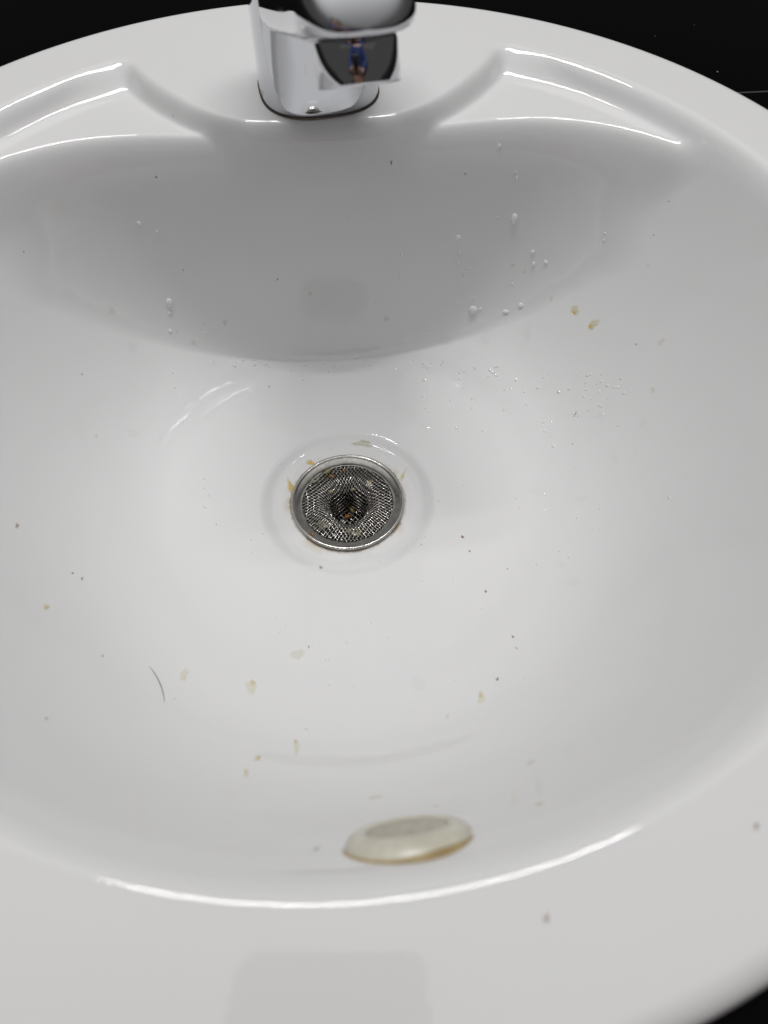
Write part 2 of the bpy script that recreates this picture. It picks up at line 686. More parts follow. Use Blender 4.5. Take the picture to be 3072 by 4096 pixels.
def cyl_hit(px, py, rad_=0.0262):
    d = pix_ray(px, py)
    o = CAM[:2] - TAP
    a = d[0] ** 2 + d[1] ** 2
    b = 2 * (o @ d[:2])
    c = o @ o - rad_ ** 2
    disc = max(b * b - 4 * a * c, 0)
    return CAM + d * ((-b - math.sqrt(disc)) / (2 * a))


def build_tap():
    root = empty('mixer_tap', (TAP[0], TAP[1], float(zf(TAP[0], TAP[1])) - 0.0026))
    tag(root, 'chrome single lever mixer tap on the basin deck, spout reaching over the bowl', 'tap')
    tip = np.array([0.0124, 0.037]) - TAP
    turn = math.atan2(tip[0], -tip[1])

    def squircle(me):
        for vtx in me.vertices:
            r_ = math.hypot(vtx.co.x, vtx.co.y)
            if r_ < 1e-6:
                continue
            a = math.atan2(vtx.co.y, vtx.co.x) - turn
            k = (abs(math.cos(a)) ** 2.7 + abs(math.sin(a)) ** 2.7) ** (-1 / 2.7) * 0.985
            vtx.co.x *= k
            vtx.co.y *= k
            # the front of the casting sweeps forward into the spout
            fdir = (math.sin(turn), -math.cos(turn))
            fr_ = (vtx.co.x * fdir[0] + vtx.co.y * fdir[1]) / r_
            zz = max(min(vtx.co.z, 0.05), 0.0)
            if fr_ > 0 and vtx.co.z < 0.09:
                sw = (0.17 * min(zz, 0.012) + 0.10 * max(zz - 0.012, 0.0) + 6.0 * max(zz - 0.026, 0.0) ** 2) * fr_ ** 1.3
                vtx.co.x += fdir[0] * sw
                vtx.co.y += fdir[1] * sw
        me.update()
        return me
    body = col_obj('body', squircle(lathe('body', [(0.0, 0.0006), (0.0256, 0.0006), (0.0262, 0.0010), (0.0262, 0.006), (0.0262, 0.012), (0.0261, 0.018), (0.0261, 0.024), (0.0260, 0.03), (0.0260, 0.036), (0.0259, 0.042), (0.0259, 0.05), (0.0258, 0.06),
                                                    (0.0256, 0.088), (0.0250, 0.094), (0.0232, 0.099), (0.019, 0.103), (0.011, 0.1055), (0.0, 0.106)], 160)), chrome, root)
    col_obj('base_seal', squircle(lathe('base_seal', [(0.0, -0.0015), (0.0264, -0.0015), (0.0266, 0.0028), (0.0264, 0.0034), (0.0, 0.0034)], 160)), gasket_dark, root)
    # spout: lofted superellipse sections, rising from the body to a rounded nose
    length = np.linalg.norm(tip)
    dh = np.array([tip[0] / length, tip[1] / length, 0])
    sx = np.array([-dh[1], dh[0], 0])
    st = []
    for q, bot, top, hw in [  # s along, underside z, top z, half width
            (0.000, 0.0320, 0.0880, 0.0246), (0.020, 0.0345, 0.0870, 0.0243), (0.035, 0.0400, 0.0868, 0.0230), (0.050, 0.0460, 0.0862, 0.0214),
            (0.065, 0.0520, 0.0860, 0.0202), (0.080, 0.0575, 0.0860, 0.0193), (0.094, 0.0628, 0.0860, 0.0188)]:
        st.append((q, (bot + top) / 2, hw, (top - bot) / 2))
    st = np.array(st)
    s_new = np.linspace(0, 0.094, 26)
    prof = [[q] + [float(np.interp(q, st[:, 0], st[:, c])) for c in (1, 2, 3)] for q in s_new]
    # nose: the underside keeps rising in the aerator's plane while the front face leans back
    s0, b0, t0 = 0.094, prof[-1][1] - prof[-1][3], prof[-1][1] + prof[-1][3]
    hw0 = prof[-1][2]
    for k in range(1, 15):
        a = k / 14 * math.pi / 2
        q = s0 + 0.0190 * math.sin(a)
        bot = b0 + (q - s0) * math.tan(R(28))
        hh = (t0 - b0) / 2 * (1 - 0.93 * math.sin(a) ** 1.6)
        prof.append([q, bot + hh, max(hw0 * math.cos(a) ** 0.62, 0.0003), hh])
    v, f = [], []
    n = 56
    for s, cz, hw, hh in prof:
        for k in range(n):
            a = 2 * math.pi * k / n
            ca, sa = math.cos(a), math.sin(a)
            e = 2 / (7.0 - 3.6 * float(sstep(0.05, 0.105, s)))
            X = hw * math.copysign(abs(ca) ** e, ca)
            Zz = hh * math.copysign(abs(sa) ** e, sa)
            X *= 1 - min(0.12 * (Zz + hh) / max(hw, 1e-4), 0.45)
            v.append(dh * s + sx * X + np.array([0, 0, cz + Zz]))
    for i in range(len(prof) - 1):
        for k in range(n):
            k2 = (k + 1) % n
            f.append((i * n + k, i * n + k2, (i + 1) * n + k2, (i + 1) * n + k))
    f.append(tuple(range(n))[::-1])
    f.append(tuple((len(prof) - 1) * n + k for k in range(n)))
    spout = col_obj('spout', mesh('spout', v, f), chrome, root)
    # aerator, tipped forward with the rising spout
    tilt = R(29)
    ax = np.array([0, 0, -1.0]) * math.cos(tilt) + dh * math.sin(tilt)
    cen = dh * 0.0955 + np.array([0, 0, 0.0640])
    zax = Vector(-ax)
    q = Vector((0, 0, 1)).rotation_difference(zax)
    aer = col_obj('aerator', lathe('aerator', [(0.0, 0.001), (0.0122, 0.001), (0.0126, 0.0), (0.0128, -0.001), (0.0128, -0.0116), (0.0126, -0.0119),
                                                 (0.0121, -0.0119), (0.0117, -0.0113), (0.0108, -0.0095), (0.0, -0.0093)], 80), chrome, spout)
    aer.location = cen
    aer.rotation_mode = 'QUATERNION'
    aer.rotation_quaternion = q
    # lever on top (above the picture's edge)
    lv, lf = [], []
    for s, z, w, h in [(-0.018, 0.110, 0.012, 0.006), (0.0, 0.113, 0.016, 0.008), (0.03, 0.120, 0.013, 0.006), (0.065, 0.131, 0.010, 0.0045), (0.082, 0.137, 0.008, 0.0035), (0.086, 0.1385, 0.004, 0.002)]:
        for k in range(20):
            a = 2 * math.pi * k / 20
            lv.append(dh * s + sx * (w * math.cos(a)) + np.array([0, 0, z + h * math.sin(a)]))
    for i in range(5):
        for k in range(20):
            k2 = (k + 1) % 20
            lf.append((i * 20 + k, i * 20 + k2, (i + 1) * 20 + k2, (i + 1) * 20 + k))
    lf.append(tuple(range(20))[::-1])
    lf.append(tuple(100 + k for k in range(20)))
    col_obj('lever', mesh('lever', lv, lf), chrome, root)
    return root


tap = build_tap()
# dried purple flecks on the chrome
msk = None
for px, py, rr_ in ((1052, 372, 0.0017), (1062, 368, 0.0013), (1046, 380, 0.0006), (1483, 352, 0.0006), (1486, 345, 0.0004), (1342, 384, 0.0005), (1474, 383, 0.0005)):
    h = cyl_hit(px, py) - np.array([TAP[0], TAP[1], float(zf(TAP[0], TAP[1])) - 0.0026])
    dn = N(CHROME_NT, 'ShaderNodeVectorMath', operation='DISTANCE')
    L(CHROME_NT, CHROME_TC.outputs['Object'], dn.inputs[0])
    dn.inputs[1].default_value = tuple(h)
    dd = math_node(CHROME_NT, 'ADD', dn.outputs['Value'], math_node(CHROME_NT, 'MULTIPLY', math_node(CHROME_NT, 'SUBTRACT', noise(CHROME_NT, CHROME_TC.outputs['Object'], 900, 2), 0.5), rr_ * 1.6))
    m1 = maprange(CHROME_NT, dd, rr_, rr_ * 0.75)
    msk = m1 if msk is None else math_node(CHROME_NT, 'MAXIMUM', msk, m1)
L(CHROME_NT, mixcol(CHROME_NT, msk, (0.62, 0.63, 0.66), (0.05, 0.03, 0.10)), CHROME_BS.inputs['Base Color'])
L(CHROME_NT, math_node(CHROME_NT, 'SUBTRACT', 1.0, msk), CHROME_BS.inputs['Metallic'])


# ------------------------------------------------------------------ overflow cap
def build_overflow():
    p = pix_surf(1634, 3368)
    h_ = -p[:2] / np.hypot(p[0], p[1])                       # the cap stands a little steeper than the rounded wall behind it
    n = np.array([h_[0] * math.cos(R(20)), h_[1] * math.cos(R(20)), math.sin(R(20))])
    p = p - n * 0.0008
    root = empty('overflow_cap', tuple(p))
    root.rotation_mode = 'QUATERNION'
    root.rotation_quaternion = Vector((0, 0, 1)).rotation_difference(Vector(n))
    tag(root, 'off-white plastic overflow cap with yellow grime round its base, on the front wall', 'overflow cap')
    r = 0.0160
    col_obj('cap_rim', lathe('cap_rim', [(r - 0.0002, -0.002), (r, 0.0006), (r - 0.0004, 0.0018), (r - 0.0014, 0.0034), (r - 0.0028, 0.0042), (r - 0.0042, 0.0045),
                                         (r - 0.0052, 0.0044), (r - 0.0057, 0.0041), (r - 0.0060, 0.0036), (r - 0.006, -0.002)], 72, close=True), cap_plastic, root)
    col_obj('cap_centre', lathe('cap_centre', [(0.0, 0.0043), (0.006, 0.0043), (0.0085, 0.0042), (r - 0.0058, 0.0040), (r - 0.0058, -0.001), (0.0, -0.001)], 64), cap_dull, root)
    v, f = [], []
    pts = []
    for i in range(73):
        a = 2 * math.pi * i / 72
        pts.append((r * 1.012 * math.cos(a), r * 1.012 * math.sin(a), 0.0006))
    radii = [0.0009 + 0.0005 * math.sin(3 * 2 * math.pi * i / 72 + 1) * math.sin(2 * math.pi * i / 72) for i in range(73)]
    tube_geo(pts, radii, 8, v, f)
    col_obj('grime_ring', mesh('grime_ring', v, f), grime_yellow, root)
    return root


overflow = build_overflow()

# ------------------------------------------------------------------ water drops
def drop_mesh(seed, wmat, n=20, m=7):
    rg = np.random.default_rng(seed)
    a1, a2, p1, p2 = rg.uniform(0, 0.16), rg.uniform(0, 0.10), rg.uniform(0, 6.3), rg.uniform(0, 6.3)
    v, f = [(0, 0, 1.0)], []
    for i in range(1, m + 1):
        t = i / m
        rr_ = math.sin(t * math.pi / 2)
        z = math.cos(t * math.pi / 2) ** 0.8 if i < m else -0.12
        for k in range(n):
            a = 2 * math.pi * k / n
            q = rr_ * (1 + a1 * math.cos(2 * a + p1) + a2 * math.cos(3 * a + p2))
            v.append((q * math.cos(a), q * math.sin(a), z))
    for k in range(n):
        f.append((0, 1 + k, 1 + (k + 1) % n))
    for i in range(m - 1):
        for k in range(n):
            k2 = (k + 1) % n
            f.append((1 + i * n + k, 1 + (i + 1) * n + k, 1 + (i + 1) * n + k2, 1 + i * n + k2))
    me = mesh('water_drop', v, f)
    me.materials.append(wmat)
    me.polygons.foreach_set('use_smooth', [True] * len(me.polygons))
    return me


DROPS = [drop_mesh(i, water) for i in range(6)]
PAINTED_GLINTS = [drop_mesh(i, water_painted_glint) for i in range(6)]
BEADS = [drop_mesh(i, water_bead) for i in range(6)]


def frame_at(p):
    n = nrm(p[0], p[1])
    return n


def add_drop(px, py, w, h, label, group, flat=0.32, ang=0.0, kinds=None):
    p = pix_surf(px, py)
    n = nrm(p[0], p[1])
    depth = float(np.dot(p - CAM, FW))
    # axes along the picture's right and up, laid on to the surface
    ex = RT - n * (RT @ n)
    ex /= np.linalg.norm(ex)
    ey = np.cross(n, ex)
    ca, sa = math.cos(ang), math.sin(ang)
    ex, ey = ca * ex + sa * ey, -sa * ex + ca * ey
    fore = max(abs(ey @ UP), 0.3)
    a = w / F_PX * depth / 2
    b = h / F_PX * depth / 2 / fore
    b = min(b, a * 2.2)
    hh = flat * math.sqrt(a * b)
    o = bpy.data.objects.new('water_drop', random.choice(kinds or DROPS))
    scene.collection.objects.link(o)
    o.matrix_world = Matrix(((ex[0] * a, ey[0] * b, n[0] * hh, p[0]), (ex[1] * a, ey[1] * b, n[1] * hh, p[1]), (ex[2] * a, ey[2] * b, n[2] * hh, p[2]), (0, 0, 0, 1)))
    tag(o, label, 'water drop', group)
    return o


BIG = [(1593, 1352, 36, 38), (1785, 1362, 56, 62), (1945, 1350, 46, 60), (2113, 1335, 34, 66)]
big_labels = ['round water bead at the foot of the back wall, left of the wider drops', 'wide water drop with a trailing lobe at the foot of the back wall',
              'crescent lit water drop at the foot of the back wall', 'tall narrow water drop on the right bend of the bowl wall']
for q, lb in zip(BIG, big_labels):
    add_drop(*q, lb, 'large water drops at the foot of the back wall', 0.20)
WALL = [(556, 894, 17, 17), (628, 930, 12, 26), (677, 1210, 27, 36), (678, 1252, 17, 15), (680, 1325, 17, 18), (2057, 875, 28, 42), (1834, 948, 28, 15),
        (1840, 1010, 13, 24), (1832, 1058, 11, 22), (1606, 1023, 16, 32), (1601, 1108, 9, 9), (2131, 1010, 19, 20), (2134, 1060, 15, 28), (2419, 934, 9, 11),
        (2416, 962, 9, 14), (2049, 1135, 10, 11), (1892, 1240, 36, 36), (1921, 1237, 14, 18), (2023, 1247, 28, 18), (2083, 1222, 22, 26), (1620, 1364, 9, 9),
        (1878, 1078, 9, 12), (1830, 1140, 10, 20), (1896, 1192, 9, 14), (1828, 1213, 10, 12), (1709, 1314, 11, 7), (1500, 1212, 10, 28), (1997, 585, 12, 28),
        (2066, 715, 10, 40), (2063, 690, 8, 10), (2183, 1050, 18, 18), (1400, 885, 13, 14), (814, 1290, 9, 9), (822, 1333, 8, 8), (1480, 1190, 8, 10), (1990, 870, 8, 14)]
for q in WALL:
    q = (q[0], q[1], q[2] * 0.85, q[3] * 0.85)
    add_drop(*q, 'water bead clinging to the shaded back wall of the bowl', 'water beads on the back wall', 0.60, 0.0, BEADS)
FLOOR = [(2150, 1965, 70, 34), (2325, 1997, 56, 26), (2460, 1837, 36, 30), (1700, 1700, 44, 30), (2300, 1870, 24, 14), (2240, 2262, 40, 16), (2290, 2330, 56, 36), (2570, 1690, 34, 30),
         (2400, 1660, 30, 26), (1675, 2735, 54, 44), (725, 1680, 26, 22), (530, 1390, 40, 40), (850, 1455, 36, 26), (682, 1430, 16, 30), (530, 1735, 50, 40)]
for q in FLOOR:
    add_drop(*q, 'flat thin water drop spread on the bowl floor', 'flat water drops on the floor', 0.10, random.uniform(-0.5, 0.5))
TINY = [(1310, 2640, 20, 12), (1385, 2568, 16, 8), (1320, 2738, 12, 10), (1820, 2728, 10, 10), (2100, 2712, 9, 9), (1222, 2920, 12, 9), (2150, 2258, 12, 8), (2275, 2228, 10, 8),
        (2310, 2070, 9, 7), (2076, 2030, 9, 6), (2182, 2036, 8, 6), (2370, 2115, 7, 6), (2400, 2035, 7, 6), (2678, 1988, 10, 16), (1115, 2532, 10, 8), (1140, 2500, 9, 8),
        (1010, 2210, 10, 8), (1050, 2135, 12, 8), (815, 1915, 14, 6), (815, 1953, 12, 6), (835, 1983, 10, 6), (815, 2027, 20, 6), (1120, 1855, 8, 20), (2315, 1660, 8, 18),
        (690, 1490, 10, 12), (700, 1550, 10, 8), (704, 1598, 8, 7), (935, 1460, 12, 26), (970, 1440, 8, 12), (1018, 1460, 18, 9), (1210, 1520, 14, 10), (1316, 1485, 14, 8)]
for _ in range(70):
    x = rng.uniform(1680, 2500)
    y = 1440 + (x - 1700) * 0.08 + abs(rng.normal(0, 1)) * 150
    TINY.append((x, y, rng.uniform(6, 16), rng.uniform(5, 13)))
for _ in range(22):
    TINY.append((rng.uniform(920, 1700), 1462 + rng.normal(0, 16), rng.uniform(6, 16), rng.uniform(5, 9)))
for _ in range(30):
    TINY.append((rng.uniform(300, 2700), rng.uniform(1600, 2900), rng.uniform(4, 8), rng.uniform(4, 8)))
for q in TINY:
    add_drop(*q, 'tiny water droplet with its glint painted white, splashed on the lit bowl floor', 'tiny splashed droplets', 0.55, random.uniform(-0.8, 0.8), PAINTED_GLINTS)


# ------------------------------------------------------------------ dried stains, specks, scraps
def stain_mat(name, ca, cb, amax):
    m, nt, bs = new_mat(name)
    at = N(nt, 'ShaderNodeAttribute', attribute_name='fade')
    sp_ = N(nt, 'ShaderNodeSeparateColor')
    L(nt, at.outputs['Color'], sp_.inputs[0])
    tc = N(nt, 'ShaderNodeTexCoord')
    nz = noise(nt, tc.outputs['Object'], 900, 3)
    L(nt, mixcol(nt, sp_.outputs[1], ca, cb), bs.inputs['Base Color'])
    bs.inputs['Roughness'].default_value = 0.3
    al = math_node(nt, 'MULTIPLY', sp_.outputs[0], maprange(nt, nz, 0.25, 0.7, 0.65, 1.0))
    L(nt, math_node(nt, 'MULTIPLY', al, amax), bs.inputs['Alpha'])
    return m


M_YELLOW = stain_mat('dried_yellow_residue', (0.72, 0.67, 0.30), (0.66, 0.49, 0.14), 0.48)
M_AMBER = stain_mat('dried_amber_residue', (0.66, 0.60, 0.30), (0.72, 0.42, 0.03), 0.8)
M_PALE = stain_mat('faint_yellow_residue', (0.66, 0.62, 0.40), (0.50, 0.36, 0.14), 0.22)
M_BROWN = stain_mat('brown_speck', (0.40, 0.21, 0.07), (0.20, 0.09, 0.03), 0.85)
M_PINK = stain_mat('pinkish_brown_speck', (0.50, 0.38, 0.33), (0.42, 0.29, 0.25), 0.65)
M_DARK = stain_mat('dark_speck', (0.16, 0.155, 0.16), (0.06, 0.06, 0.06), 0.6)
M_GREY = stain_mat('grey_smudge', (0.36, 0.35, 0.37), (0.26, 0.25, 0.28), 0.5)


def add_stain(name, px, py, w, h, mat, label, cat, group=None, ang=0.0, core=None, lump=0.18, lift=0.00012):
    """a thin dried film lying on the glaze; core = (dx, dy, size) a darker clot in units of the film's half size"""
    p = pix_surf(px, py)
    n = nrm(p[0], p[1])
    depth = float(np.dot(p - CAM, FW))
    ex = RT - n * (RT @ n)
    ex /= np.linalg.norm(ex)
    ey = np.cross(n, ex)
    fore = max(abs(ey @ UP), 0.45)
    a = w / F_PX * depth / 2
    b = h / F_PX * depth / 2 / fore
    ca, sa = math.cos(ang), math.sin(ang)
    v, f, fade = [], [], []
    nn, mm = 22, 7
    ph = rng.uniform(0, 6.3, 4)
    for i in range(mm + 1):
        t = i / mm
        for k in range(nn if i else 1):
            an = 2 * math.pi * k / nn
            q = t * (1 + lump * math.cos(2 * an + ph[0]) + lump * 0.7 * math.cos(3 * an + ph[1]) + lump * 0.4 * math.cos(5 * an + ph[2]))
            u, w_ = q * math.cos(an), q * math.sin(an)
            X, Y = u * a, w_ * b
            X, Y = ca * X - sa * Y, sa * X + ca * Y
            g = p + ex * X + ey * Y
            nn_ = nrm(g[0], g[1])
            g = np.array([g[0], g[1], zf(g[0], g[1])]) + nn_ * (lift * (1.0 - 0.75 * t * t))
            v.append(g - p)
            al = 1 - sstep(0.55, 1.0, t)
            cr = 0.0
            if core:
                cr = 1 - sstep(core[2] * 0.35, core[2], math.hypot(u - core[0], w_ - core[1]))
                al = al * (0.50 + 0.50 * cr)
                al = max(al, cr * 0.95) if t < 0.99 else al
            fade.append((al, cr, 0, 1))
    for k in range(nn):
        f.append((0, 1 + k, 1 + (k + 1) % nn))
    for i in range(mm - 1):
        for k in range(nn):
            k2 = (k + 1) % nn
            f.append((1 + i * nn + k, 1 + (i + 1) * nn + k, 1 + (i + 1) * nn + k2, 1 + i * nn + k2))
    me = mesh(name, v, f)
    att = me.color_attributes.new('fade', 'FLOAT_COLOR', 'POINT')
    att.data.foreach_set('color', np.array(fade, np.float32).ravel())
    o = col_obj(name, me, mat)
    o.location = p
    tag(o, label, cat, group)
    return o


GY = 'dried yellow drips in the bowl'
YL = [  # px, py, w, h, angle, core, label
    (2300, 1240, 50, 48, 0, (-0.25, -0.55, 0.55), 'yellow dried drip with an amber clot on the right wall, the upper of two'),
    (2374, 1297, 56, 52, 0, (-0.55, -0.40, 0.55), 'yellow dried drip with an amber clot on the right wall, the lower of two'),
    (735, 2700, 42, 44, 0, (0.65, 0.45, 0.35), 'pale yellow dried drip with an orange corner beside the black hair'),
    (1005, 2748, 64, 52, 0, (0.15, 0.6, 0.55), 'broad pale yellow dried drip with a brown crescent on the front slope'),
    (1186, 2988, 32, 60, 0.18, (-0.1, 0.75, 0.7), 'long yellow dried run with a brown head above the overflow'),
    (1030, 3035, 40, 32, 0, (0.1, 0.2, 0.8), 'small round tan dried drip below the long yellow run'),
    (985, 3095, 32, 48, 0.2, (-0.1, 0.4, 0.7), 'slanted yellow dried smear below the tan drip'),
    (1925, 2790, 44, 42, 0, (0.0, 0.3, 0.6), 'lone yellow dried spot on the front slope, right of the axis'),
    (2160, 3215, 60, 30, 0.25, (-0.2, 0.0, 0.7), 'wide tan dried drip on the front wall beside the overflow cap')]
for px, py, w, h, ang, core, lb in YL:
    add_stain('dried_drip', px, py, w * 0.88, h * 0.88, M_AMBER if 'amber' in lb else M_YELLOW, lb, 'stain', GY, ang, core)
for px, py, w, h in [(2645, 1367, 30, 30), (2612, 1560, 22, 26), (2205, 1193, 16, 20), (448, 1244, 30, 26), (775, 1372, 18, 22), (709, 1328, 14, 12), (1240, 1174, 14, 14), (1545, 1275, 22, 18),
                     (2050, 1062, 14, 14), (1852, 1100, 12, 12), (1190, 2618, 54, 40), (1790, 2865, 16, 14), (2125, 3050, 36, 26), (1500, 3190, 60, 26), (1745, 3225, 30, 14), (385, 1745, 14, 14), (900, 1290, 20, 18), (2100, 1085, 16, 14)]:
    add_stain('dried_drip', px, py, w * 1.15, h * 1.15, M_PALE, 'faint pale yellow water spot dried on the glaze', 'stain', 'faint yellow spots in the bowl', 0, None)
for px, py, s, m, lb in [(1850, 2148, 15, M_BROWN, 'largest brown food speck on the floor right of the strainer'), (1879, 2205, 10, M_BROWN, 'small brown speck just below the largest one beside the strainer'),
                         (1943, 2366, 12, M_BROWN, 'dark brown speck with a pale tail on the lower right floor'), (2052, 2547, 11, M_BROWN, 'rust brown speck on the front slope, upper of a close pair'),
                         (2066, 2593, 7, M_BROWN, 'very small rust speck on the front slope, lower of a close pair'), (1283, 2270, 17, M_PINK, 'pinkish brown speck on the floor just in front of the strainer'),
                         (185, 2428, 26, M_YELLOW, 'orange spot on the left wall of the bowl'), (68, 2103, 20, M_PINK, 'faint pinkish spot high on the left wall of the bowl'),
                         (2185, 3672, 34, M_PINK, 'pinkish brown spot on the front rim of the basin'), (3024, 3305, 30, M_PINK, 'pinkish brown spot on the right front rim'),
                         (1265, 3398, 32, M_GREY, 'grey square smudge on the front wall left of the overflow cap')]:
    add_stain('dirt_speck', px, py, s, s, m, lb, 'speck', 'coloured dirt specks', 0, (0, 0, 0.9), 0.25, 0.0002)
for px, py, s in [(290, 2293, 9), (328, 2314, 11), (410, 2624, 8), (865, 2098, 6), (185, 2875, 12), (1235, 2588, 9), (1990, 2717, 13), (1685, 2178, 7), (733, 1080, 6), (1860, 695, 8),
                  (625, 708, 10), (2675, 805, 7), (2592, 1062, 6), (2290, 1776, 7), (328, 1497, 9), (1076, 1546, 9), (693, 464, 7), (1565, 650, 12), (1110, 1117, 8), (2545, 1377, 9), (2030, 2275, 7), (2615, 300 + 640, 7), (95, 1006, 8), (1410, 2200, 5), (1755, 2005, 5)]:
    add_stain('dark_speck', px, py, s, s, M_DARK, 'tiny dark grit speck lying on the white glaze', 'speck', 'dark grit specks in the basin', 0, None, 0.25, 0.0002)
add_stain('soap_flake', 1452, 1775, 74, 34, stain_mat('greenish_scum', (0.50, 0.50, 0.38), (0.42, 0.42, 0.28), 0.8), 'greenish flake of scum in the dished ring behind the strainer', 'scum', None, 0.1, None, 0.3)


for px, py, w, h, lb in ((1163, 1948, 30, 84, 'amber grime smear along the left edge of the strainer ring'), (1243, 1852, 52, 26, 'amber grime dab at the upper left edge of the strainer ring'),
                         (1610, 1905, 26, 60, 'faint brown grime along the right edge of the strainer ring')):
    add_stain('grime_smear', px, py, w, h, M_YELLOW if 'faint' in lb else M_AMBER, lb, 'grime', 'grime round the strainer', 0.2 if px < 1200 else -0.3, (0, 0, 0.7), 0.3)


def hair(name, pix, rad_, label, group, lift=0.0003):
    pts = []
    xs = np.array(pix, float)
    t = np.linspace(0, 1, 26)
    # quadratic through three points
    P0, P1, P2 = xs[0], 2 * xs[1] - 0.5 * (xs[0] + xs[2]), xs[2]
    for q in t:
        c = (1 - q) ** 2 * P0 + 2 * q * (1 - q) * P1 + q * q * P2
        p = pix_surf(*c)
        pts.append(p + nrm(p[0], p[1]) * lift)
    o0 = pts[12]
    v, f = tube_geo([p - o0 for p in pts], [rad_ * (0.35 + 0.65 * math.sin(math.pi * q)) for q in t], 6)
    o = col_obj(name, mesh(name, v, f), simple('dark_hair', (0.12, 0.12, 0.125), 0.4))
    o.location = o0
    tag(o, label, 'hair', group)


hair('hair', [(598, 2668), (640, 2738), (656, 2808)], 0.00015, 'long thin dark curved hair stuck on the lower left slope of the bowl', 'loose hairs')
hair('hair', [(2296, 1664), (2303, 1655), (2307, 1643)], 0.00011, 'short dark kinked hair on the right of the bowl floor', 'loose hairs')


def scrap(name, loc, size, mat, label, cat='food scrap', seed=0, squash=0.45):
    rg = np.random.default_rng(seed)
    v, f = [], []
    n, m = 12, 7
    ph = rg.uniform(0, 6.3, 6)
    for i in range(m + 1):
        t = math.pi * i / m
        for k in range(n):
            a = 2 * math.pi * k / n
            q = 1 + 0.22 * math.sin(2 * a + ph[0] + t) + 0.18 * math.sin(3 * a + ph[1] - 2 * t) + 0.12 * math.sin(5 * a + ph[2] + 3 * t)
            v.append((size[0] * q * math.sin(t) * math.cos(a), size[1] * q * math.sin(t) * math.sin(a), size[2] * math.cos(t) * (1 + 0.25 * math.sin(3 * a + ph[3]) * math.sin(t))))
    for i in range(m):
        for k in range(n):
            k2 = (k + 1) % n
            f.append((i * n + k, (i + 1) * n + k, (i + 1) * n + k2, i * n + k2))
    o = col_obj(name, mesh(name, v, f), mat)
    o.location = loc
    o.rotation_euler = (rg.uniform(-0.2, 0.2), rg.uniform(-0.2, 0.2), rg.uniform(0, 6.3))
    tag(o, label, cat, 'food scraps in the strainer')
    return o


def pix_plane(px, py, z):
    d = pix_ray(px, py)
    return CAM + d * ((z - CAM[2]) / d[2])


M_ORANGE = varied('orange_food', (0.24, 0.10, 0.015), (0.14, 0.06, 0.012), 500, 0.3)
M_BEIGE = varied('beige_food', (0.30, 0.26, 0.16), (0.21, 0.17, 0.09), 500, 0.4)
M_OLIVE = varied('olive_food', (0.20, 0.17, 0.05), (0.12, 0.095, 0.03), 500, 0.25)
M_SLIME, snt, sbs = new_mat('greenish_slime')
sbs.inputs['Base Color'].default_value = (0.25, 0.245, 0.16, 1)
sbs.inputs['Roughness'].default_value = 0.15
stc = N(snt, 'ShaderNodeTexCoord')
L(snt, maprange(snt, noise(snt, stc.outputs['Object'], 500, 4, 0.65), 0.42, 0.66, 0.0, 0.7), sbs.inputs['Alpha'])
zr = Z_RING
for px, py, z, s, m, lb, sd in [
        (1249, 2135, zr + 0.0009, (0.0013, 0.0012, 0.0007), M_ORANGE, 'orange brown food scrap on the lower left of the strainer ring', 1),
        (1477, 1935, zr + 0.0004, (0.0021, 0.0016, 0.0007), M_BEIGE, 'beige food scrap caught on the upper right of the mesh', 2),
        (1412, 1957, zr - 0.0022, (0.0008, 0.0014, 0.0006), M_BEIGE, 'narrow tan food scrap on the rear lip of the mesh pocket', 3),
        (1325, 1904, zr + 0.0003, (0.0015, 0.0012, 0.0006), M_ORANGE, 'rusty orange food scrap beneath the olive shred on the mesh', 4),
        (1312, 1884, zr + 0.0008, (0.0026, 0.0013, 0.0007), M_OLIVE, 'olive shred of food along the upper left ring edge', 5),
        (1375, 1880, zr - 0.0002, (0.0016, 0.0007, 0.0005), M_ORANGE, 'dull orange flake at the rear edge of the mesh', 6),
        (1408, 2040, zr - 0.0165, (0.0026, 0.0013, 0.0012), M_OLIVE, 'brown food lump at the bottom of the mesh pocket, the larger of two', 7),
        (1390, 2066, zr - 0.0172, (0.0019, 0.0015, 0.0010), M_ORANGE, 'reddish food crumb at the bottom of the mesh pocket', 8),
        (1325, 1965, zr + 0.0002, (0.0014, 0.0010, 0.0004), M_BEIGE, 'thin pale food film on the left side of the mesh', 9)]:
    scrap('food_scrap', tuple(pix_plane(px, py, z)), tuple(0.85 * q for q in s), m, lb, seed=sd)
for px, py, sx_, sy_, lb, sd in [(1295, 2098, 0.0046, 0.0028, 'patch of greenish slime on the front left of the mesh', 21), (1415, 2128, 0.0044, 0.0022, 'patch of greenish slime on the front of the mesh', 22),
                                 (1255, 1900 + 20, 0.0030, 0.0018, 'small patch of slime at the left rear of the mesh', 23)]:
    o = scrap('slime_patch', tuple(pix_plane(px, py, zr + 0.0002)), (sx_, sy_, 0.0004), M_SLIME, lb, 'slime', sd)
    o.rotation_euler = (0, 0, 0)


